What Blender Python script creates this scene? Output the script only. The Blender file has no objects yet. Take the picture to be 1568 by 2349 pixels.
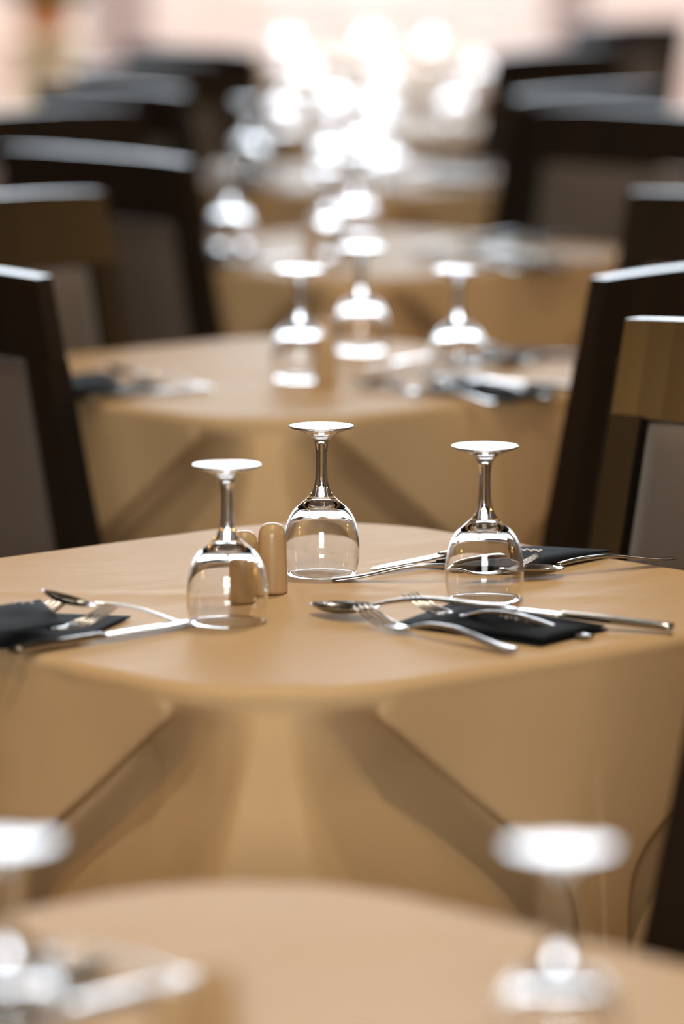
import bpy, bmesh, math, random
from mathutils import Vector, Matrix
random.seed(7)
PI = math.pi
sc = bpy.context.scene
COL = sc.collection

# ------------------------------------------------------------------ camera
F = 10500.0                      # focal length in photo pixels (1568 x 2349)
CX, CY = 784.0, 1174.5
CAM_Z = 1.46
TOP = 0.75                       # table height
PITCH = math.atan((CY + 380.0) / F)
cam_d = bpy.data.cameras.new('camera')
cam = bpy.data.objects.new('camera', cam_d); COL.objects.link(cam)
cam.location = (0, 0, CAM_Z)
cam.rotation_euler = (PI/2 - PITCH, 0, 0)
cam_d.sensor_fit = 'VERTICAL'; cam_d.sensor_height = 36.0
cam_d.lens = 36.0 * F / 2349.0
cam_d.clip_start = 0.05; cam_d.clip_end = 300
cam_d.dof.use_dof = True
cam_d.dof.focus_distance = 4.40
cam_d.dof.aperture_fstop = (cam_d.lens/1000.0) / 0.060
sc.camera = cam

# ------------------------------------------------------------------ world, exposure
W = bpy.data.worlds.new('world'); sc.world = W; W.use_nodes = True
nt = W.node_tree; nt.nodes.clear()
bg = nt.nodes.new('ShaderNodeBackground'); wo = nt.nodes.new('ShaderNodeOutputWorld')
bg.inputs['Color'].default_value = (0.82, 0.91, 1.0, 1)
bg.inputs['Strength'].default_value = 9.5
nt.links.new(bg.outputs[0], wo.inputs[0])
sc.view_settings.view_transform = 'Standard'; sc.view_settings.look = 'None'
sc.view_settings.gamma = 1; sc.view_settings.exposure = 0.0
sc.view_settings.use_curve_mapping = False
sc.cycles.max_bounces = 16; sc.cycles.transmission_bounces = 16
sc.cycles.glossy_bounces = 5; sc.cycles.diffuse_bounces = 2
sc.cycles.sample_clamp_indirect = 8

def lamp(x, y, z, power, radius, col=(1.0, 0.82, 0.58), kind='AREA', rot=(0, 0, 0)):
    l = bpy.data.lights.new('lamp_or_fill_light', kind)
    l.energy = power; l.color = col
    if kind == 'AREA':
        l.shape = 'DISK'; l.size = radius*2
    else:
        l.shadow_soft_size = radius
    o = bpy.data.objects.new('lamp_or_fill_light', l); COL.objects.link(o)
    o.location = (x, y, z); o.rotation_euler = rot
    return o
# the hall's ceiling spots
for y in (-4.0, -1.0, 2.0, 5.0, 8.0, 11.0, 14.0):
    for x in (-2.2, 0.15, 2.5):
        lamp(x, y, 4.9, (5 if abs(x) > 1 else 62) if 0 < y < 6 else (7 if y > 0 else 5), 0.07, (1.0, 0.86, 0.66))
for x in (-2.6, 0.2, 3.0): lamp(x, 16.6, 4.0, 115, 0.1, (1.0, 0.97, 0.97), rot=(0.5, 0, 0))  # unseen fill lights, added only to brighten the end wall
# wall lamps along both sides
for s, y in ((-1, 3.6), (-1, 13.0), (1, 5.1), (1, 13.0)):
        lamp(s*4.0, y, 1.85, 55, 0.16, (1.0, 0.56, 0.16), 'POINT')

# daylight through the wide window in the wall behind the camera
wl = bpy.data.lights.new('window_light', 'AREA'); wl.shape = 'RECTANGLE'; wl.size = 3.0; wl.size_y = 1.5
wl.energy = 430; wl.color = (1.0, 0.94, 0.84)
wlo = bpy.data.objects.new('window_light', wl); COL.objects.link(wlo)
wlo.location = (0, -6.05, 2.75); wlo.rotation_euler = (PI/2, 0, 0)

# ------------------------------------------------------------------ helpers
def P(px, py, z=TOP):
    """photo pixel -> point on the horizontal plane at height z"""
    u = (px-CX)/F; v = (py-CY)/F
    c, s = math.cos(PITCH), math.sin(PITCH)
    dy = c - v*s; dz = -s - v*c
    t = (z-CAM_Z)/dz
    return Vector((u*t, dy*t, z))

def mat(name, col, rough=0.5, metal=0.0, spec=0.5, trans=0.0, ior=1.5, sheen=0.0, coat=0.0):
    m = bpy.data.materials.new(name); m.use_nodes = True
    b = m.node_tree.nodes['Principled BSDF']
    b.inputs['Base Color'].default_value = (*col, 1)
    b.inputs['Roughness'].default_value = rough
    b.inputs['Metallic'].default_value = metal
    b.inputs['Specular IOR Level'].default_value = spec
    b.inputs['Transmission Weight'].default_value = trans
    b.inputs['IOR'].default_value = ior
    b.inputs['Sheen Weight'].default_value = sheen
    b.inputs['Coat Weight'].default_value = coat
    return m
def noise_color(m, c1, c2, scale, stretch=(1, 1, 1), detail=3, space='Object'):
    n = m.node_tree; b = n.nodes['Principled BSDF']
    tc = n.nodes.new('ShaderNodeTexCoord'); mp = n.nodes.new('ShaderNodeMapping')
    mp.inputs['Scale'].default_value = stretch
    t = n.nodes.new('ShaderNodeTexNoise'); t.inputs['Scale'].default_value = scale; t.inputs['Detail'].default_value = detail
    r = n.nodes.new('ShaderNodeValToRGB')
    r.color_ramp.elements[0].position = .35; r.color_ramp.elements[1].position = .65
    r.color_ramp.elements[0].color = (*c1, 1); r.color_ramp.elements[1].color = (*c2, 1)
    n.links.new(tc.outputs[space], mp.inputs[0]); n.links.new(mp.outputs[0], t.inputs['Vector'])
    n.links.new(t.outputs['Fac'], r.inputs[0]); n.links.new(r.outputs[0], b.inputs['Base Color'])
def bump(m, scale, dist, stretch=(1, 1, 1), detail=2, strength=1.0, rot=0.0):
    n = m.node_tree; b = n.nodes['Principled BSDF']
    tc = n.nodes.new('ShaderNodeTexCoord'); mp = n.nodes.new('ShaderNodeMapping')
    mp.inputs['Scale'].default_value = stretch; mp.inputs['Rotation'].default_value = (0, 0, rot)
    t = n.nodes.new('ShaderNodeTexNoise'); t.inputs['Scale'].default_value = scale; t.inputs['Detail'].default_value = detail
    bp = n.nodes.new('ShaderNodeBump'); bp.inputs['Distance'].default_value = dist; bp.inputs['Strength'].default_value = strength
    n.links.new(tc.outputs['Object'], mp.inputs[0]); n.links.new(mp.outputs[0], t.inputs['Vector'])
    n.links.new(t.outputs['Fac'], bp.inputs['Height'])
    prev = b.inputs['Normal'].links
    if prev: n.links.new(prev[0].from_socket, bp.inputs['Normal'])
    n.links.new(bp.outputs[0], b.inputs['Normal'])

M_CLOTH = mat('beige_satin_cloth', (0.59, 0.405, 0.22), 0.54, spec=0.12)
bump(M_CLOTH, 9.0, 0.004, (1.0, 3.2, 1), 3, 0.6)
bump(M_CLOTH, 900, 0.0004, (1, 1, 1), 1, 0.35)
M_GLASS = mat('clear_glass', (1, 1, 1), 0.0, trans=1.0, ior=1.5)
M_STEEL = mat('polished_steel', (0.42, 0.41, 0.40), 0.15, metal=1.0)
M_WOOD = mat('espresso_wood', (0.02, 0.012, 0.008), 0.38, spec=0.4, coat=0.35)
M_WOOD.node_tree.nodes['Principled BSDF'].inputs['Coat Roughness'].default_value = 0.2
noise_color(M_WOOD, (0.007, 0.005, 0.004), (0.016, 0.009, 0.006), 14, (1, 1, 0.15))
M_PAD = mat('taupe_upholstery', (0.115, 0.093, 0.080), 0.8, sheen=0.15)
bump(M_PAD, 700, 0.0006, detail=1, strength=.5)
M_POUCH = mat('black_paper_napkin', (0.009, 0.011, 0.014), 0.65, spec=0.03)
bump(M_POUCH, 300, 0.0005, detail=2, strength=.5)
M_GOLD = mat('gold_print', (0.35, 0.18, 0.04), 0.4)
M_SHAK = mat('tan_ceramic', (0.50, 0.34, 0.175), 0.28, spec=0.5)
M_FLOOR = mat('brown_floor_tile', (0.16, 0.10, 0.07), 0.45)
noise_color(M_FLOOR, (0.05, 0.034, 0.025), (0.09, 0.06, 0.042), 3)
M_WALL = mat('warm_plaster', (0.13, 0.085, 0.055), 0.8); noise_color(M_WALL, (0.12, 0.08, 0.05), (0.14, 0.095, 0.06), 2)
M_PEACH = mat('peach_plaster', (0.88, 0.70, 0.63), 0.7); noise_color(M_PEACH, (0.88, 0.69, 0.62), (0.92, 0.84, 0.82), 1.5)
M_MAUVE = mat('mauve_panel', (0.42, 0.33, 0.32), 0.7)
M_CEIL = mat('ceiling_paint', (0.20, 0.16, 0.12), 0.8)
M_PAVE = mat('pale_paving', (0.72, 0.62, 0.56), 0.7); noise_color(M_PAVE, (0.68, 0.58, 0.52), (0.76, 0.66, 0.60), 2)
M_FRAME = mat('window_frame_paint', (0.70, 0.68, 0.66), 0.4)
M_TERRA = mat('terracotta', (0.62, 0.24, 0.10), 0.7)
M_LEAF = mat('green_leaf', (0.10, 0.26, 0.05), 0.45)
M_CREAM = mat('cream_stone', (0.80, 0.70, 0.50), 0.6)
M_HOLE = mat('dark_hole', (0.01, 0.01, 0.01), 0.8)

def link(name, bm, m, parent=None, smooth=True):
    bmesh.ops.recalc_face_normals(bm, faces=bm.faces[:])
    me = bpy.data.meshes.new(name); bm.to_mesh(me); bm.free()
    if smooth:
        for p in me.polygons: p.use_smooth = True
    me.materials.append(m)
    o = bpy.data.objects.new(name, me); COL.objects.link(o)
    if parent: o.parent = parent
    return o
def empty(name):
    o = bpy.data.objects.new(name, None); o.empty_display_size = .05; COL.objects.link(o); return o
def tag(o, label, cat, group=None, kind=None):
    if label: o['label'] = label
    if cat: o['category'] = cat
    if group: o['group'] = group
    elif 'group' in o: del o['group']
    if kind: o['kind'] = kind
    return o
def copy_tree(o, parent=None):
    c = o.copy(); COL.objects.link(c); c.parent = parent
    for ch in list(o.children): copy_tree(ch, c)
    return c
USED = set()
def take(proto):
    """the prototype itself the first time, afterwards a copy with its parts"""
    if proto.name not in USED:
        USED.add(proto.name); return proto
    return copy_tree(proto)
def box(bm, x0, x1, y0, y1, z0, z1, bev=0.0):
    r = bmesh.ops.create_cube(bm, size=1.0)
    for v in r['verts']:
        v.co = Vector((x0 + (v.co.x+.5)*(x1-x0), y0 + (v.co.y+.5)*(y1-y0), z0 + (v.co.z+.5)*(z1-z0)))
    if bev:
        es = {e for v in r['verts'] for e in v.link_edges}
        bmesh.ops.bevel(bm, geom=list(es), offset=bev, segments=2, affect='EDGES', profile=.6)
def lathe(prof, seg=64, close_first=False, close_last=False):
    """prof: (r, z) from one end to the other; r = 0 makes a pole"""
    bm = bmesh.new(); rings = []
    for r, z in prof:
        if r < 1e-6: rings.append([bm.verts.new((0, 0, z))])
        else: rings.append([bm.verts.new((r*math.cos(2*PI*i/seg), r*math.sin(2*PI*i/seg), z)) for i in range(seg)])
    for a, b in zip(rings, rings[1:]):
        for i in range(seg):
            j = (i+1) % seg
            if len(a) == 1 and len(b) > 1: bm.faces.new((a[0], b[i], b[j]))
            elif len(b) == 1 and len(a) > 1: bm.faces.new((a[i], a[j], b[0]))
            elif len(a) > 1: bm.faces.new((a[i], a[j], b[j], b[i]))
    return bm
def spline(pts, n):
    """Catmull-Rom through tuples"""
    out = []
    q = [pts[0]] + list(pts) + [pts[-1]]
    for i in range(1, len(q)-2):
        for k in range(n):
            t = k/n
            out.append(tuple(0.5*((2*b) + (-a+c)*t + (2*a-5*b+4*c-d)*t*t + (-a+3*b-3*c+d)*t**3)
                             for a, b, c, d in zip(q[i-1], q[i], q[i+1], q[i+2])))
    out.append(tuple(pts[-1])); return out
def loft(bm, pts, seg=12, power=2.6):
    """pts: (x, y, z, halfwidth, halfthick) along x; rounded flat section"""
    rings = []
    for i, p in enumerate(pts):
        a = pts[max(i-1, 0)]; b = pts[min(i+1, len(pts)-1)]
        tx, tz = b[0]-a[0], b[2]-a[2]; L = math.hypot(tx, tz) or 1
        nx, nz = -tz/L, tx/L
        ring = []
        for k in range(seg):
            th = 2*PI*k/seg; c, s = math.cos(th), math.sin(th)
            cw = math.copysign(abs(c)**(2/power), c)*p[3]; ch = math.copysign(abs(s)**(2/power), s)*p[4]
            ring.append(bm.verts.new((p[0]+nx*ch, p[1]+cw, p[2]+nz*ch)))
        rings.append(ring)
    for a, b in zip(rings, rings[1:]):
        for k in range(seg): bm.faces.new((a[k], a[(k+1) % seg], b[(k+1) % seg], b[k]))
    bm.faces.new(rings[0]); bm.faces.new(rings[-1])

# ------------------------------------------------------------------ the hall
def struct(name, bm, m, smooth=False):
    o = link(name, bm, m, None, smooth); o['kind'] = 'structure'; return o
def sbox(name, m, *a):
    bm = bmesh.new(); box(bm, *a); return struct(name, bm, m)
YB = 19.0
sbox('floor', M_FLOOR, -4.4, 4.4, -6.2, YB, -0.2, 0)
sbox('ceiling', M_CEIL, -4.4, 4.4, -6.2, YB, 5.2, 5.4)
sbox('wall_left', M_WALL, -4.4, -4.2, -6.2, YB, 0, 5.2)
sbox('wall_right', M_WALL, 4.2, 4.4, -6.2, YB, 0, 5.2)
bm = bmesh.new()
for a in ((-4.2, -1.5, 0, 5.2), (1.5, 4.2, 0, 5.2), (-1.5, 1.5, 0, 2.0), (-1.5, 1.5, 3.5, 5.2)): box(bm, a[0], a[1], -6.2, -6.0, a[2], a[3])
struct('wall_front', bm, M_WALL)
bm = bmesh.new()
for x in (-1.5, -.53, .47, 1.44): box(bm, x, x+.06, -6.04, -5.98, 2.0, 3.5)
for z in (2.0, 3.44): box(bm, -1.44, 1.44, -6.039, -5.981, z, z+.06)
struct('window_6', bm, M_FRAME)
bm = bmesh.new()                       # end wall: parapet each side of the glass door, glazing above
DX0, DX1, SILL, LOW = -0.45, 0.42, 1.30, 0.84
box(bm, -4.4, DX0, YB, YB+.2, 0, SILL); box(bm, DX1, 4.4, YB, YB+.2, 0, SILL); box(bm, DX0, DX1, YB, YB+.2, 0, LOW); box(bm, -4.4, 4.4, YB, YB+.2, 5.05, 5.4)
box(bm, -4.4, -4.2, YB, YB+.2, SILL, 5.05); box(bm, 4.2, 4.4, YB, YB+.2, SILL, 5.05)
struct('wall_back', bm, M_PEACH)
for i, (x0, x1) in enumerate(((-1.02, -0.80), (0.86, 1.02))):
    sbox('trim_%d' % (i+1), M_MAUVE, x0, x1, YB-.05, YB, 0, SILL)
def window(name, x0, x1, z0, z1, m=.06):
    bm = bmesh.new()
    for a in ((x0, x0+m, z0, z1), (x1-m, x1, z0, z1), (x0+m, x1-m, z0, z0+m), (x0+m, x1-m, z1-m, z1), (x0+m, x1-m, (z0+z1)/2-.02, (z0+z1)/2+.02)):
        box(bm, a[0], a[1], YB+.06, YB+.14, a[2], a[3])
    return struct(name, bm, M_FRAME)
ws = [-4.2, -2.35, DX0, DX1, 2.4, 4.2]
for i, (a, b) in enumerate(zip(ws, ws[1:])):
    if i == 2:
        window('window_3', a, b, LOW, 5.05)
    else: window('window_%d' % (i+1), a, b, SILL, 5.05)
sbox('trim_3', M_PAVE, -14, 14, YB+.2, 60, -0.25, -0.05)      # terrace outside

# ------------------------------------------------------------------ tablecloth
A = 0.385
def cloth_mesh():
    bm = bmesh.new()
    # perimeter samples measured from each corner: u in [-A, A]
    us = []
    n = 56
    for k in range(-n, n): 
        t = k/n; us.append(math.copysign(abs(t)**1.25, t)*A)
    hs = [0.004*i for i in range(1, 4)] + [0.012 + 0.0125*i for i in range(1, 35)]
    Hmax = hs[-1]
    def hem(u):
        t = max(0, 1-abs(u)/0.24); return 0.290 + 0.13*t*t*(3-2*t)
    corners = [(-1, -1), (1, -1), (1, 1), (-1, 1)]
    def corner_row(ci, h, flat=False):
        c = corners[ci]; nx = corners[(ci+1) % 4]; pv = corners[(ci-1) % 4]
        e1 = Vector((nx[0]-c[0], nx[1]-c[1], 0)).normalized()     # next side, u > 0
        e2 = Vector((pv[0]-c[0], pv[1]-c[1], 0)).normalized()     # previous side, u < 0
        D = -(e1+e2).normalized(); L = (e1-e2).normalized(); C = Vector((c[0]*A, c[1]*A, 0))
        ur, uv, RC = 0.034, 0.15, 0.066
        tv = 0.10 + 0.95*min(h, .21) + .05*math.tanh(max(0, h-.21)*0.95/.05)
        ud = .138; und = .06*min(1, h/.09)
        sw = [1.0, 0.92, 1.05, 0.96][ci]
        out = []
        for u in us:
            s = 1 if u >= 0 else -1; e = e1 if u >= 0 else e2; a = abs(u)
            n_out = -(e2 if u >= 0 else e1)
            ridge = C + D*(0.46*h*sw - RC) + L*s*(0.007 + 0.22*h)
            side = lambda t: C + e*t + n_out*(0.05*h + 0.008*h/.3*math.sin((t+ci*.05)*26+ci))
            if a < ur: p = (C + D*(0.46*h*sw-RC)) .lerp(ridge, a/ur)
            elif a < ud: p = ridge.lerp(side(tv) + (e-n_out)*und, (a-ur)/(ud-ur))
            elif a < uv: p = (side(tv) + (e-n_out)*und).lerp(side(tv), (a-ud)/(uv-ud))
            else: p = side(tv + (A-tv)*(a-uv)/(A-uv))
            out.append(p)
        return out
    def base_row():
        out = []
        for ci in range(4):
            c = corners[ci]; nx = corners[(ci+1) % 4]; pv = corners[(ci-1) % 4]
            e1 = Vector((nx[0]-c[0], nx[1]-c[1], 0)).normalized(); e2 = Vector((pv[0]-c[0], pv[1]-c[1], 0)).normalized()
            C = Vector((c[0]*A, c[1]*A, 0)); 
            for u in us: out.append(C + (e1 if u >= 0 else e2)*abs(u))
        return out
    def round_corners(row, r=0.16):
        out = []
        for p in row:
            q = Vector((max(-A+r, min(A-r, p.x)), max(-A+r, min(A-r, p.y)), 0)); d = p-q
            if abs(d.x) > 1e-6 and abs(d.y) > 1e-6: p = q + d.normalized()*r
            out.append(p)
        return out
    def smooth(row, it):
        N = len(row)
        for _ in range(it): row = [(row[i-1]+row[i]*2+row[(i+1) % N])/4 for i in range(N)]
        return row
    base = round_corners(base_row()); N = len(base)
    rows = []
    tops = [0.04, .1, .18, .28, .38, .48, .58, .68, .78, .87, .94, .97]
    for f in tops: rows.append([Vector((p.x*f, p.y*f, 0)) for p in base])
    R = 0.011
    for k in range(5):
        th = (k/4)*PI/2
        rows.append([Vector((p.x*(1-R/A*(1-math.sin(th))), p.y*(1-R/A*(1-math.sin(th))), -R*(1-math.cos(th)))) for p in base])
    for h in hs:
        r = []
        for ci in range(4): r += corner_row(ci, h)
        r = smooth(r, 1)
        w = min(1, h/0.022); w = w*w*(3-2*w)
        i = 0; rr = []
        for ci in range(4):
            for u in us:
                hh = h*hem(u)/Hmax
                p = base[i].lerp(r[i], w); rr.append(Vector((p.x, p.y, -R-hh))); i += 1
        rows.append(rr)
    # recompute so that shape depends on true depth (hem scaled)
    vs = []
    for ri, r in enumerate(rows):
        ring = []
        for p in r:
            z = p.z
            if ri < len(tops)+1:
                # faint press fold along both diagonals and soft swells
                x, y = p.x, p.y
                d1 = abs(x+y)/1.414; d2 = abs(x-y)/1.414
                edge = 1 - min(1, (max(abs(x), abs(y))/A))**6
                z += edge*(0.0016*math.exp(-(d1/.02)**2) + 0.0012*math.exp(-(d2/.02)**2) + 0.0012*math.sin(x*17+1)*math.sin(y*15+.5))
            ring.append(bm.verts.new((p.x, p.y, z)))
        vs.append(ring)
    c0 = bm.verts.new((0, 0, 0.0022))
    for i in range(N): bm.faces.new((c0, vs[0][i], vs[0][(i+1) % N]))
    for a, b in zip(vs, vs[1:]):
        for i in range(N): bm.faces.new((a[i], b[i], b[(i+1) % N], a[(i+1) % N]))
    bm.normal_update()
    return bm
def cloth_swell(x, y):
    d1 = abs(x+y)/1.414; d2 = abs(x-y)/1.414
    edge = 1 - min(1, (max(abs(x), abs(y))/A))**6
    return edge*(0.0016*math.exp(-(d1/.02)**2) + 0.0012*math.exp(-(d2/.02)**2) + 0.0012*math.sin(x*17+1)*math.sin(y*15+.5))
def rest(x, y, r=.02):
    """height of the cloth under something of radius r standing at (x, y)"""
    i = min(range(8), key=lambda k: math.hypot(x-CEN[k][0], y-CEN[k][1]))
    a = -(PI/4 + math.radians(TROT[i])); best = 0
    for k in range(12):
        px = x-CEN[i][0]+r*math.cos(k*PI/6); py = y-CEN[i][1]+r*math.sin(k*PI/6)
        best = max(best, cloth_swell(px*math.cos(a)-py*math.sin(a), px*math.sin(a)+py*math.cos(a)))
    return TOP + best + .0003
CEN = [(-.077, 2.595), (-.035, 4.255), (-.070, 6.05), (.03, 7.85), (.06, 9.6), (.10, 11.35), (.13, 13.05), (.16, 14.75)]
TROT = [-2.5, -2.8, -2.5, -1, -1, 1, 0, 1]
cloth0 = link('tablecloth', cloth_mesh(), M_CLOTH)
sm = cloth0.modifiers.new('thickness', 'SOLIDIFY'); sm.thickness = 0.0012; sm.offset = -1

def make_table():
    t = empty('dining_table')
    bm = bmesh.new(); rr, hh = .155, .368; out = []
    for k in range(4):
        for i in range(9):
            a = k*PI/2 + i*PI/16
            cx, cy = ((hh-rr, hh-rr), (-hh+rr, hh-rr), (-hh+rr, -hh+rr), (hh-rr, -hh+rr))[k]
            out.append((cx+rr*math.cos(a), cy+rr*math.sin(a)))
    r0 = [bm.verts.new((x, y, .718)) for x, y in out]; r1 = [bm.verts.new((x, y, .740)) for x, y in out]
    bm.faces.new(r0); bm.faces.new(r1)
    for i in range(len(out)): j = (i+1) % len(out); bm.faces.new((r0[i], r0[j], r1[j], r1[i]))
    link('tabletop', bm, M_WOOD, t, False)
    bm = bmesh.new(); loft_z = lathe([(0, .03), (.04, .03), (.035, .06), (.035, .69), (.09, .715), (0, .717)], 24); bm.free()
    link('column', loft_z, M_WOOD, t)
    bm = bmesh.new(); box(bm, -.27, .27, -.035, .035, 0, .035, .008); box(bm, -.035, .035, -.27, .27, 0, .0349, .008); link('foot_base', bm, M_WOOD, t, False)
    return t
table0 = make_table()

TNAME = ['nearest table at the bottom edge', 'sharp middle table', 'table right behind the sharp one', 'third table back',
         'fourth table back', 'fifth table back', 'sixth table back', 'farthest table by the end window']
TSHORT = ['nearest table', 'middle table', 'second table', 'third table',
          'fourth table', 'fifth table', 'sixth table', 'farthest table']
CEN = [(-.077, 2.595), (-.035, 4.255), (-.070, 6.05), (.03, 7.85), (.06, 9.6), (.10, 11.35), (.13, 13.05), (.16, 14.75)]
TROT = [-2.5, -2.8, -2.5, -1, -1, 1, 0, 1]
CLOTHLAB = ['beige tablecloth on the nearest table, its far corner pointing up, cut by the bottom edge',
            'beige satin tablecloth with deep corner folds on the sharp middle table',
            'beige tablecloth with a folded corner, on the first blurred table behind the middle one',
            'blurred beige tablecloth behind the upside down glasses of the second table']
for i, (x, y) in enumerate(CEN):
    t = take(table0); t.location = (x, y, 0); t.rotation_euler.z = PI/4 + math.radians(TROT[i])
    tag(t, 'dark pedestal table hidden under the cloth of the ' + TNAME[i], 'table', 'cloth covered tables in a row')
    c = take(cloth0); c.location = (x, y, TOP); c.rotation_euler.z = PI/4 + math.radians(TROT[i])
    tag(c, CLOTHLAB[i] if i < 4 else 'blurred pale beige tablecloth covering the ' + TNAME[i], 'tablecloth', 'beige tablecloths')

# ------------------------------------------------------------------ wine glass (standing on its rim)
def make_glass():
    g = empty('wine_glass')
    outer = [(.0322, .0004), (.0329, 0), (.0337, .0006), (.0350, .006), (.0367, .014), (.0370, .022), (.0368, .030), (.0350, .043), (.0325, .053), (.0275, .062), (.0222, .0675), (.0155, .0733), (.0118, .0770)]
    ob = spline(outer[3:], 6)
    ob = outer[:3] + ob
    inner = spline([(.0322, .0004), (.0339, .006), (.0355, .014), (.0358, .022), (.0355, .030), (.0333, .043), (.0302, .053), (.0245, .061), (.018, .0655), (.009, .0690), (.0, .0702)], 6)
    inner[-1] = (0, .0702)
    link('bowl', lathe(list(reversed(inner)) + ob[1:], 72), M_GLASS, g)
    join1 = ob[-1]
    stem = spline([join1, (.0092, .0812), (.0070, .087), (.0058, .096), (.0055, .108), (.0057, .120), (.0066, .128)], 6)
    link('stem', lathe(stem, 48), M_GLASS, g)
    foot = spline([(.0066, .128), (.0100, .1335), (.0155, .1375), (.0230, .1405), (.0300, .1428), (.0312, .1440), (.0306, .1450), (.0285, .1449), (.018, .1445), (.008, .1444)], 6) + [(0, .1444)]
    link('foot', lathe(foot, 72), M_GLASS, g)
    return g
glass0 = make_glass()
GL = []   # table, x, y, label
def base_from_foot(px, py):      # pixel of the (up-turned) foot -> standing point
    p = P(px, py, TOP+.144); return (p.x, p.y)
p = P(521, 1430); GL.append((1, p.x, p.y, 'sharp upside down wine glass in front of the tan shakers, leftmost on the middle table'))
p = P(737, 1323); GL.append((1, p.x, p.y, 'sharpest upside down wine glass, standing farthest back on the middle table'))
p = P(1110, 1379); GL.append((1, p.x, p.y, 'upside down wine glass between two cutlery sets, rightmost on the middle table'))
for px, py, l in ((687, 621, 'leftmost of three blurred upside down glasses on the second table'),
                  (828, 568, 'middle and farthest of three blurred upside down glasses on the second table'),
                  (1051, 621, 'rightmost of three blurred upside down glasses on the second table')):
    GL.append((2, *base_from_foot(px, py), l))
GL.append((0, *base_from_foot(1285, 1945), 'very blurred upside down glass at the lower right, on the nearest table'))
GL.append((0, *base_from_foot(8, 1932), 'very blurred upside down glass cut by the left edge, on the nearest table'))
for t, px, d, l in ((3, 528, 7.93, 'leftmost'), (3, 750, 7.78, 'middle'), (3, 815, 8.12, 'rightmost'),
                    (4, 572, 9.80, 'leftmost'), (4, 755, 9.62, 'second from left'), (4, 838, 9.95, 'third from left'), (4, 890, 9.35, 'rightmost'),
                    (5, 650, 11.15, 'leftmost'), (5, 768, 11.6, 'second from left'), (5, 868, 11.25, 'third from left'), (5, 1045, 11.45, 'rightmost'),
                    (6, 700, 12.9, 'leftmost'), (6, 885, 12.75, 'middle'), (6, 1095, 12.95, 'rightmost'),
                    (7, 655, 14.6, 'leftmost'), (7, 850, 14.75, 'middle'), (7, 990, 14.5, 'rightmost')):
    GL.append((t, (px-CX)/F*d, d, '%s blurred upside down glass on the %s' % (l, TNAME[t])))
for t, x, y, l in GL:
    g = take(glass0); g.location = (x, y, rest(x, y, .034)); g.rotation_euler.z = random.random()*6
    tag(g, l, 'wine glass', 'upside down wine glasses on the tables')

# ------------------------------------------------------------------ shakers
def make_shaker():
    s = empty('salt_shaker')
    link('body', lathe([(0, 0), (.0130, 0), (.0147, .0012), (.0147, .004)] + spline([(.0147, .004), (.0140, .030), (.0130, .052), (.0118, .059), (.0090, .0638), (.0045, .0660)], 6)[1:] + [(0, .0664)], 48), M_SHAK, s)
    bm = bmesh.new()
    for k in range(5):
        a = 2*PI*k/5; r = bmesh.ops.create_circle(bm, cap_ends=True, segments=10, radius=.0007)
        bmesh.ops.translate(bm, verts=r['verts'], vec=(.0038*math.cos(a), .0038*math.sin(a), .06635))
    link('pour_holes', bm, M_HOLE, s, False)
    return s
sh0 = make_shaker()
OFF = {i: Vector((CEN[i][0]-CEN[1][0], CEN[i][1]-CEN[1][1], 0)) for i in range(8)}
S1, S2 = P(624, 1366), P(560, 1380)
for t in range(0, 5):
    for k, s in enumerate((S1, S2)):
        if t == 2: q = P(752, 880) if k == 0 else P(745, 848)
        elif t == 0: q = P(492, 2470) if k == 0 else P(400, 2520)
        else: q = s + OFF[t]
        while any(math.hypot(q.x-g[1], q.y-g[2]) < .057 for g in GL): q = q - Vector((.004, .02, 0))
        o = take(sh0); o.location = (q.x, q.y, rest(q.x, q.y, .014))
        o.name = 'salt_shaker' if k == 0 else 'pepper_shaker'
        tag(o, ('right' if k == 0 else 'left') + ' one of two tan ceramic shakers on the ' + TSHORT[t], 'shaker', 'tan ceramic shakers')

# ------------------------------------------------------------------ cutlery; local +x runs from the handle end to the tip
def make_knife():
    t = empty('table_knife')
    bm = bmesh.new(); loft(bm, spline([(0, 0, .0042, .0062, .0022), (.004, 0, .0042, .0082, .0034), (.03, 0, .0040, .0080, .0036), (.08, 0, .0040, .0062, .0033), (.10, 0, .0040, .0058, .0030), (.105, 0, .0038, .0075, .0026)], 4)); link('handle', bm, M_STEEL, t)
    bm = bmesh.new(); loft(bm, spline([(.105, 0, .0038, .0075, .0022), (.112, 0, .0036, .0092, .0010), (.15, 0, .0034, .0098, .0008), (.19, 0, .0034, .0092, .0007), (.208, .002, .0034, .0055, .0006), (.214, .005, .0034, .0015, .0004)], 4)); link('blade', bm, M_STEEL, t)
    return t
def make_fork():
    t = empty('table_fork')
    bm = bmesh.new(); loft(bm, spline([(0, 0, .0025, .0060, .0010), (.004, 0, .0025, .0085, .0014), (.03, 0, .0045, .0078, .0015), (.075, 0, .0115, .0048, .0018), (.11, 0, .0105, .0034, .0020), (.130, 0, .0055, .0036, .0018)], 5)); link('handle', bm, M_STEEL, t)
    bm = bmesh.new(); loft(bm, spline([(.130, 0, .0055, .0036, .0018), (.138, 0, .0036, .0085, .0012), (.150, 0, .0028, .0122, .0010), (.160, 0, .0036, .0124, .0009)], 4))
    for k in (-1.5, -.5, .5, 1.5):
        loft(bm, spline([(.157, k*.0070, .0032, .0019, .0009), (.172, k*.0068, .0060, .0017, .0009), (.190, k*.0066, .0125, .0014, .0008), (.199, k*.0066, .0175, .0006, .0005)], 3), 8)
    link('head', bm, M_STEEL, t)
    return t
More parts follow.
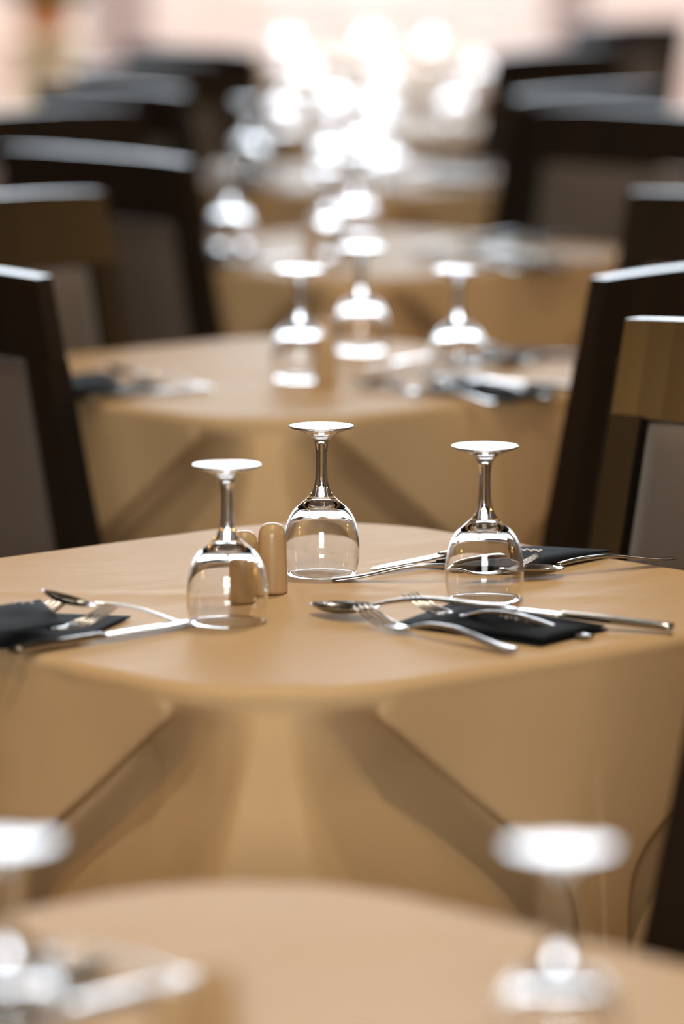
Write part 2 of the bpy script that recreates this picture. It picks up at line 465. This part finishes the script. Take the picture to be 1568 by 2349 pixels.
def make_spoon():
    t = empty('table_spoon')
    bm = bmesh.new(); loft(bm, spline([(0, 0, .0025, .0060, .0010), (.004, 0, .0025, .0085, .0014), (.03, 0, .0045, .0078, .0015), (.075, 0, .0115, .0048, .0018), (.11, 0, .0115, .0034, .0020), (.136, 0, .0085, .0038, .0016)], 5)); link('handle', bm, M_STEEL, t)
    bm = bmesh.new(); nr, ns = 8, 32
    lay = []
    for off in (0, .0012):
        rings = []
        for i in range(nr+1):
            r = i/nr; ring = []
            for k in range(ns):
                a = 2*PI*k/ns; x = .166 + .034*r*math.cos(a); y = .0215*r*math.sin(a)*(1-.18*math.cos(a)*r)
                z = .0016 + .0075*(r**2.2) + .0035*(x-.166)/.034*r + off*(1-.2*r)
                ring.append(bm.verts.new((x, y, z)))
                if i == 0: break
            rings.append(ring)
        lay.append(rings)
        for a, b in zip(rings, rings[1:]):
            for k in range(ns):
                j = (k+1) % ns
                if len(a) == 1: bm.faces.new((a[0], b[k], b[j]))
                else: bm.faces.new((a[k], a[j], b[j], b[k]))
    for k in range(ns):
        j = (k+1) % ns; bm.faces.new((lay[0][-1][k], lay[0][-1][j], lay[1][-1][j], lay[1][-1][k]))
    link('bowl', bm, M_STEEL, t)
    return t
PROTO = dict(knife=make_knife(), fork=make_fork(), spoon=make_spoon())
LEN = dict(knife=.214, fork=.2, spoon=.2)
def pose(kind, tip, end, ztip=0, zend=0, roll=0, sc=1.0, anchor=.5):
    a, b = P(*tip, TOP+.002+ztip), P(*end, TOP+.002+zend)
    X = (a-b).normalized(); Z0 = Vector((0, 0, 1)); Y = Z0.cross(X).normalized(); Z = X.cross(Y)
    m = Matrix((X, Y, Z)).transposed().to_4x4()
    m = m @ Matrix.Rotation(roll, 4, 'X')
    L = LEN[kind]*sc
    start = (a - X*L)*anchor + b*(1-anchor) if anchor != .5 else (a+b)/2 - X*L/2
    m = m @ Matrix.Scale(sc, 4)
    m.translation = start
    return m

# napkin pouches: four corners (pixels), built round their own centre
def make_pouch(px, puff, seed, mark, flap=None):
    rnd = random.Random(seed)
    q = [P(*c) for c in px]; cen = sum(q, Vector())/4
    q = [v-cen for v in q]
    t = empty('napkin_pouch'); q0 = q
    def slab(name, u0, u1, v0, v1, z0, th, amp, parent, q=q0):
        bm = bmesh.new(); n, k = 24, 14; G = [[], []]
        ph = rnd.random()*6
        for L in (0, 1):
            for i in range(n+1):
                row = []
                for j in range(k+1):
                    u = u0+(u1-u0)*i/n; v = v0+(v1-v0)*j/k
                    p = q[0]*(1-u)*(1-v) + q[3]*u*(1-v) + q[2]*u*v + q[1]*(1-u)*v
                    e = min(1, min(i, n-i)/4)*min(1, min(j, k-j)/3)
                    w = math.sin(u*5+ph)*math.sin(v*4+ph*.7)*.5+.5
                    z = z0 + (th + amp*(.35+.65*w)*(math.sin(PI*v)**.6)*(e**.5) if L else (0 if z0 < .002 else amp*.2*e))
                    row.append(bm.verts.new((p.x, p.y, z)))
                G[L].append(row)
            for i in range(n):
                for j in range(k):
                    f = (G[L][i][j], G[L][i+1][j], G[L][i+1][j+1], G[L][i][j+1]); bm.faces.new(f)
        rim = lambda g: [g[i][0] for i in range(n+1)] + [g[n][j] for j in range(1, k+1)] + [g[i][k] for i in range(n-1, -1, -1)] + [g[0][j] for j in range(k-1, 0, -1)]
        a, b = rim(G[0]), rim(G[1])
        for i in range(len(a)): bm.faces.new((a[i], a[(i+1) % len(a)], b[(i+1) % len(a)], b[i]))
        return link(name, bm, M_POUCH, parent)
    slab('pouch_back', 0, 1, 0, 1, 0.0, .0014, puff*.55 if mark >= 0 else .001, t)
    f = slab('pouch_front', .14, 1.0, .04, .94, puff*.75, .0014, puff*.75, t) if mark >= 0 else slab('pouch_front', 0, 1, 0, 1, .017, .0014, .006, t, [P(*c)-cen for c in flap])
    ztop = puff*1.75 if mark >= 0 else .0265
    bm = bmesh.new()               # small faded gold print
    for k in range(9):
        u = (.52 if mark >= 0 else .30) + .022*k; v = .50 + .03*math.sin(k*2.1)
        p = q[0]*(1-u)*(1-v) + q[3]*u*(1-v) + q[2]*u*v + q[1]*(1-u)*v
        box(bm, p.x-.0012, p.x+.0012, p.y-.002-.0015*(k % 3), p.y+.002, ztop, ztop+.0006)
    link('gold_print', bm, M_GOLD, f, False)
    t.location = (cen.x, cen.y, TOP+.0016)
    return t
pouchR = make_pouch([(905, 1437), (1035, 1390), (1395, 1449), (1240, 1487)], .0055, 1, 1)
pouchB = make_pouch([(955, 1302), (1180, 1266), (1415, 1277), (1212, 1318)], .0065, 2, 1)
pouchL = make_pouch([(-105, 1500), (-40, 1408), (300, 1420), (175, 1478)], .0100, 5, -1, [(-150, 1532), (-210, 1470), (92, 1424), (152, 1482)])
T1 = [  # role, object source, matrix or None, text
    ('napkin', pouchR, None, 'black napkin pouch in the front right setting'),
    ('napkin', pouchB, None, 'black napkin pouch in the rear right setting'),
    ('napkin', pouchL, None, 'black napkin pouch in the left setting'),
    ('knife', None, pose('knife', (1062, 1392), (1500, 1444), .012, .001), 'steel knife along the pouch, front right setting'),
    ('fork', None, pose('fork', (800, 1425), (1205, 1502), .0, .0), 'steel fork nearest the front edge, front right setting'),
    ('fork', None, pose('fork', (975, 1408), (1310, 1460), .004, -.0005), 'steel fork half inside the pouch, front right setting'),
    ('spoon', None, pose('spoon', (790, 1412), (1090, 1398), .0, .016), 'steel spoon left of the pouch, front right setting'),
    ('knife', None, pose('knife', (822, 1319), (1192, 1248), .0, .002), 'steel knife with its tip by the far glass, rear right setting'),
    ('fork', None, pose('fork', (1130, 1318), (868, 1330), .004, .0), 'steel fork seen through the right glass, rear right setting'),
    ('spoon', None, pose('spoon', (1195, 1325), (1500, 1290), .0, .002), 'steel spoon with its handle pointing right, rear right setting'),
    ('knife', None, pose('knife', (432, 1434), (36, 1500), .0, .0), 'steel knife nearest the front edge, left setting'),
    ('fork', None, pose('fork', (118, 1415), (-180, 1485), .006, .0), 'steel fork with tines poking out, left one of the left setting'),
    ('fork', None, pose('fork', (190, 1440), (-105, 1490), .006, .0), 'steel fork with tines poking out, right one of the left setting'),
    ('spoon', None, pose('spoon', (166, 1391), (385, 1430), .018, .001, sc=.74), 'steel spoon with its bowl propped on the napkin, left setting'),
]
CATS = dict(napkin='napkin', knife='knife', fork='fork', spoon='spoon')
GROUPS = dict(napkin='black napkin pouches', knife='steel knives', fork='steel forks', spoon='steel spoons')
for t in (1, 2, 0, 3, 4):
    for idx, (role, src, m, text) in enumerate(T1):
        if t == 4 and role == 'fork': continue
        if t == 0 and 'left setting' not in text: continue
        off = OFF[t] + (Vector((.075, -.035, 0)) if t in (2, 3) and 'right setting' in text else Vector())
        if t == 0: off = OFF[0] + Vector((.09, .36, 0))
        if src:
            o = take(src)
            if t != 1: o.location = src.location + off
        else:
            o = take(PROTO[role]); mm = m.copy(); mm.translation = mm.translation + off; o.matrix_world = mm
        tag(o, '%s on the %s' % (text, TSHORT[t] if t != 2 else 'second table'), CATS[role], GROUPS[role])

# ------------------------------------------------------------------ chairs; local +y is the way the sitter faces
def make_chair():
    t = empty('dining_chair')
    def back(z, dy=0): 
        return -.205 - (z-.46)*.215 + dy if z > .46 else -.205 + dy - max(0, .2-z)*.12
    def bar(bm, secs):
        rings = []
        for (x, y, z, hx, hy) in secs: rings.append([bm.verts.new((x+sx*hx, y+sy*hy, z)) for sx, sy in ((-1, -1), (1, -1), (1, 1), (-1, 1))])
        for a, b in zip(rings, rings[1:]):
            for k in range(4): bm.faces.new((a[k], a[(k+1) % 4], b[(k+1) % 4], b[k]))
        bm.faces.new(rings[0]); bm.faces.new(rings[-1])
        bmesh.ops.bevel(bm, geom=[e for e in bm.edges if len(e.link_faces) == 2 and e.calc_face_angle(0) > .6], offset=.004, segments=2, affect='EDGES')
    for s in (-1, 1):
        bm = bmesh.new(); bar(bm, [(s*.205, back(0), 0, .016, .018), (s*.205, back(.2), .2, .018, .020), (s*.205, back(.46), .46, .021, .024), (s*.206, back(.70), .70, .021, .018), (s*.207, back(.852), .852, .021, .016)])
        link('rear_leg', bm, M_WOOD, t, False)
        bm = bmesh.new(); bar(bm, [(s*.195, .145, 0, .015, .015), (s*.195, .145, .394, .021, .021)])
        link('front_leg', bm, M_WOOD, t, False)
    bm = bmesh.new()                         # broad top rail, slightly bowed
    n = 14; G = []
    for i in range(n+1):
        x = -.230 + .46*i/n; cv = -.009*(1-(x/.23)**2)
        sec = []
        zs0, zs1 = .850, .956 - .005*abs(x/.23)**3
        for (z, th) in ((zs0, -.012), (zs1, -.012), (zs1, .012), (zs0, .012)): sec.append(bm.verts.new((x, back(z)+cv+th, z)))
        G.append(sec)
    for a, b in zip(G, G[1:]):
        for k in range(4): bm.faces.new((a[k], a[(k+1) % 4], b[(k+1) % 4], b[k]))
    bm.faces.new(G[0]); bm.faces.new(G[-1])
    bmesh.ops.bevel(bm, geom=[e for e in bm.edges if e.calc_face_angle(0) > .6], offset=.004, segments=2, affect='EDGES')
    link('top_rail', bm, M_WOOD, t, False)
    bm = bmesh.new()                         # upholstered back panel, pillowed on both faces
    n, k = 12, 14; S = []
    for sd in (-1, 1):
        g = []
        for i in range(n+1):
            row = []
            for j in range(k+1):
                u = i/n*2-1; v = j/k*2-1; x = u*.181; z = .50 + (v+1)/2*.346
                pil = (1-abs(u)**4)*(1-abs(v)**4)
                row.append(bm.verts.new((x, back(z)+sd*(.006+.016*pil), z)))
            g.append(row)
        S.append(g)
        for i in range(n):
            for j in range(k): bm.faces.new((g[i][j], g[i+1][j], g[i+1][j+1], g[i][j+1]))
    rim = lambda g: [g[i][0] for i in range(n+1)] + [g[n][j] for j in range(1, k+1)] + [g[i][k] for i in range(n-1, -1, -1)] + [g[0][j] for j in range(k-1, 0, -1)]
    a, b = rim(S[0]), rim(S[1])
    for i in range(len(a)): bm.faces.new((a[i], a[(i+1) % len(a)], b[(i+1) % len(a)], b[i]))
    link('back_pad', bm, M_PAD, t)
    bm = bmesh.new(); box(bm, -.184, .184, back(.48)-.012, back(.48)+.012, .455, .499, .004); link('lower_rail', bm, M_WOOD, t, False)
    bm = bmesh.new(); box(bm, -.215, .215, -.185, .165, .395, .448, .018); link('seat', bm, M_PAD, t, False)
    bm = bmesh.new()
    box(bm, -.195, -.175, -.19, .13, .335, .395); box(bm, .175, .195, -.19, .13, .335, .395); box(bm, -.175, .175, .125, .145, .335, .395); box(bm, -.175, .175, -.2, -.18, .335, .395)
    link('seat_frame', bm, M_WOOD, t, False)
    return t
chair0 = make_chair()
# side: NL / NR / FL / FR of its table; pixel of the inner top corner of the back
ROT = dict(NL=-PI/4, NR=PI/4, FL=-3*PI/4, FR=3*PI/4); END = dict(NL=1, NR=-1, FL=-1, FR=1)
CH = [('FR', (1450, 732), 0, 'dark chair with golden reflection on its top rail, at right edge beside the middle table'),
      ('NR', (1370, 640), 0, 'black chair seen from behind at right, just behind the chair with the golden rail'),
      ('NL', (102, 637), 0, 'black chair seen from behind at left edge, reaching down to the middle table'),
      ('FL', (228, 440), 0, 'dark chair with golden glow on its rail, left, beyond the second table'),
      ('FR', (1450, 440), 0, 'black chair corner at right edge above the rear-view black chair'),
      ('NL', (432, 372), 0, 'large black chair with pale line along its top rail, left of the second table glasses'),
      ('FR', (1228, 245), 0, 'dark chair with lit pad at right, in front of another with a pale rail'),
      ('FL', (312, 245), 0, 'dark brown chair at left just above the chair with the pale top line'),
      ('NR', (1182, 222), 0, 'black chair with pale top rail, upper right beside the fourth table'),
      ('NL', (424, 212), 0, 'black blurred chair with greyish rail, upper left beside the fourth table'),
      ('FL', (512, 140), 0, 'blurred black chair at upper left, beyond the fourth table'),
      ('NR', (1137, 122), 0, 'blurred black chair at upper right beside the fifth table'),
      ('NL', (583, 117), 0, 'blurred black chair highest on the left, beside the fifth table'),
      ('NR', (1318, 58), 0, 'farthest dark chair at top right, only its rail showing')]
for ci, (side, px, dz, lab) in enumerate(CH):
    q = P(*px, .95); e = END[side]; r = ROT[side] + math.radians((0, 1, -1, 0, 1, -1.5, .5, -1, 1, -1, 1.5, 1, -1, .5)[ci])
    o = take(chair0)
    loc = Matrix.Rotation(r, 3, 'Z') @ Vector((e*.230, -.31, 0))
    o.location = (q.x-loc.x, q.y-loc.y, 0); o.rotation_euler.z = r
    tag(o, lab, 'chair', 'dark wooden chairs around the tables')
# near right chair of the middle table, its back just inside the right edge
o = take(chair0); r = ROT['NR']; loc = Matrix.Rotation(r, 3, 'Z') @ Vector((-.23, -.236, 0))
o.location = (.250-loc.x, 3.50-loc.y, 0); o.rotation_euler.z = r
tag(o, 'black chair sliver at the lower right edge, in front of the middle table', 'chair', 'dark wooden chairs around the tables')

# ------------------------------------------------------------------ planter by the end wall
pd = empty('pedestal'); pd.location = (-1.13, 17.6, 0)
bm = bmesh.new(); box(bm, -.14, .14, -.14, .14, 0, .06, .01); link('plinth', bm, M_CREAM, pd, False)
bm = bmesh.new(); box(bm, -.11, .11, -.11, .11, .06, .66, .01); link('shaft', bm, M_CREAM, pd, False)
bm = bmesh.new(); box(bm, -.14, .14, -.14, .14, .66, .70, .008); link('top_slab', bm, M_CREAM, pd, False)
tag(pd, 'cream stone pedestal under the orange pot at the top left', 'pedestal')
pot = empty('potted_plant'); pot.location = (-1.13, 17.6, .70)
link('pot', lathe([(0, 0), (.08, 0), (.105, .13), (.115, .13), (.115, .155), (.098, .155), (.095, .125), (0, .125)], 32), M_TERRA, pot)
bm = bmesh.new(); rnd = random.Random(3)
for k in range(140):
    a = rnd.random()*2*PI; tilt = rnd.uniform(.1, 1.25); L = rnd.uniform(.12, .30); w = .018
    d = Vector((math.cos(a)*math.sin(tilt), math.sin(a)*math.sin(tilt), math.cos(tilt))); s = Vector((-math.sin(a), math.cos(a), 0))
    b0 = Vector((math.cos(a)*.03, math.sin(a)*.03, .12))
    v = [bm.verts.new(c) for c in (b0, b0+d*L*.5+s*w, b0+d*L+Vector((0, 0, -.03)), b0+d*L*.5-s*w)]
    bm.faces.new(v)
link('foliage', bm, M_LEAF, pot, False)
tag(pot, 'green plant in an orange terracotta pot, blurred at the top left', 'potted plant')
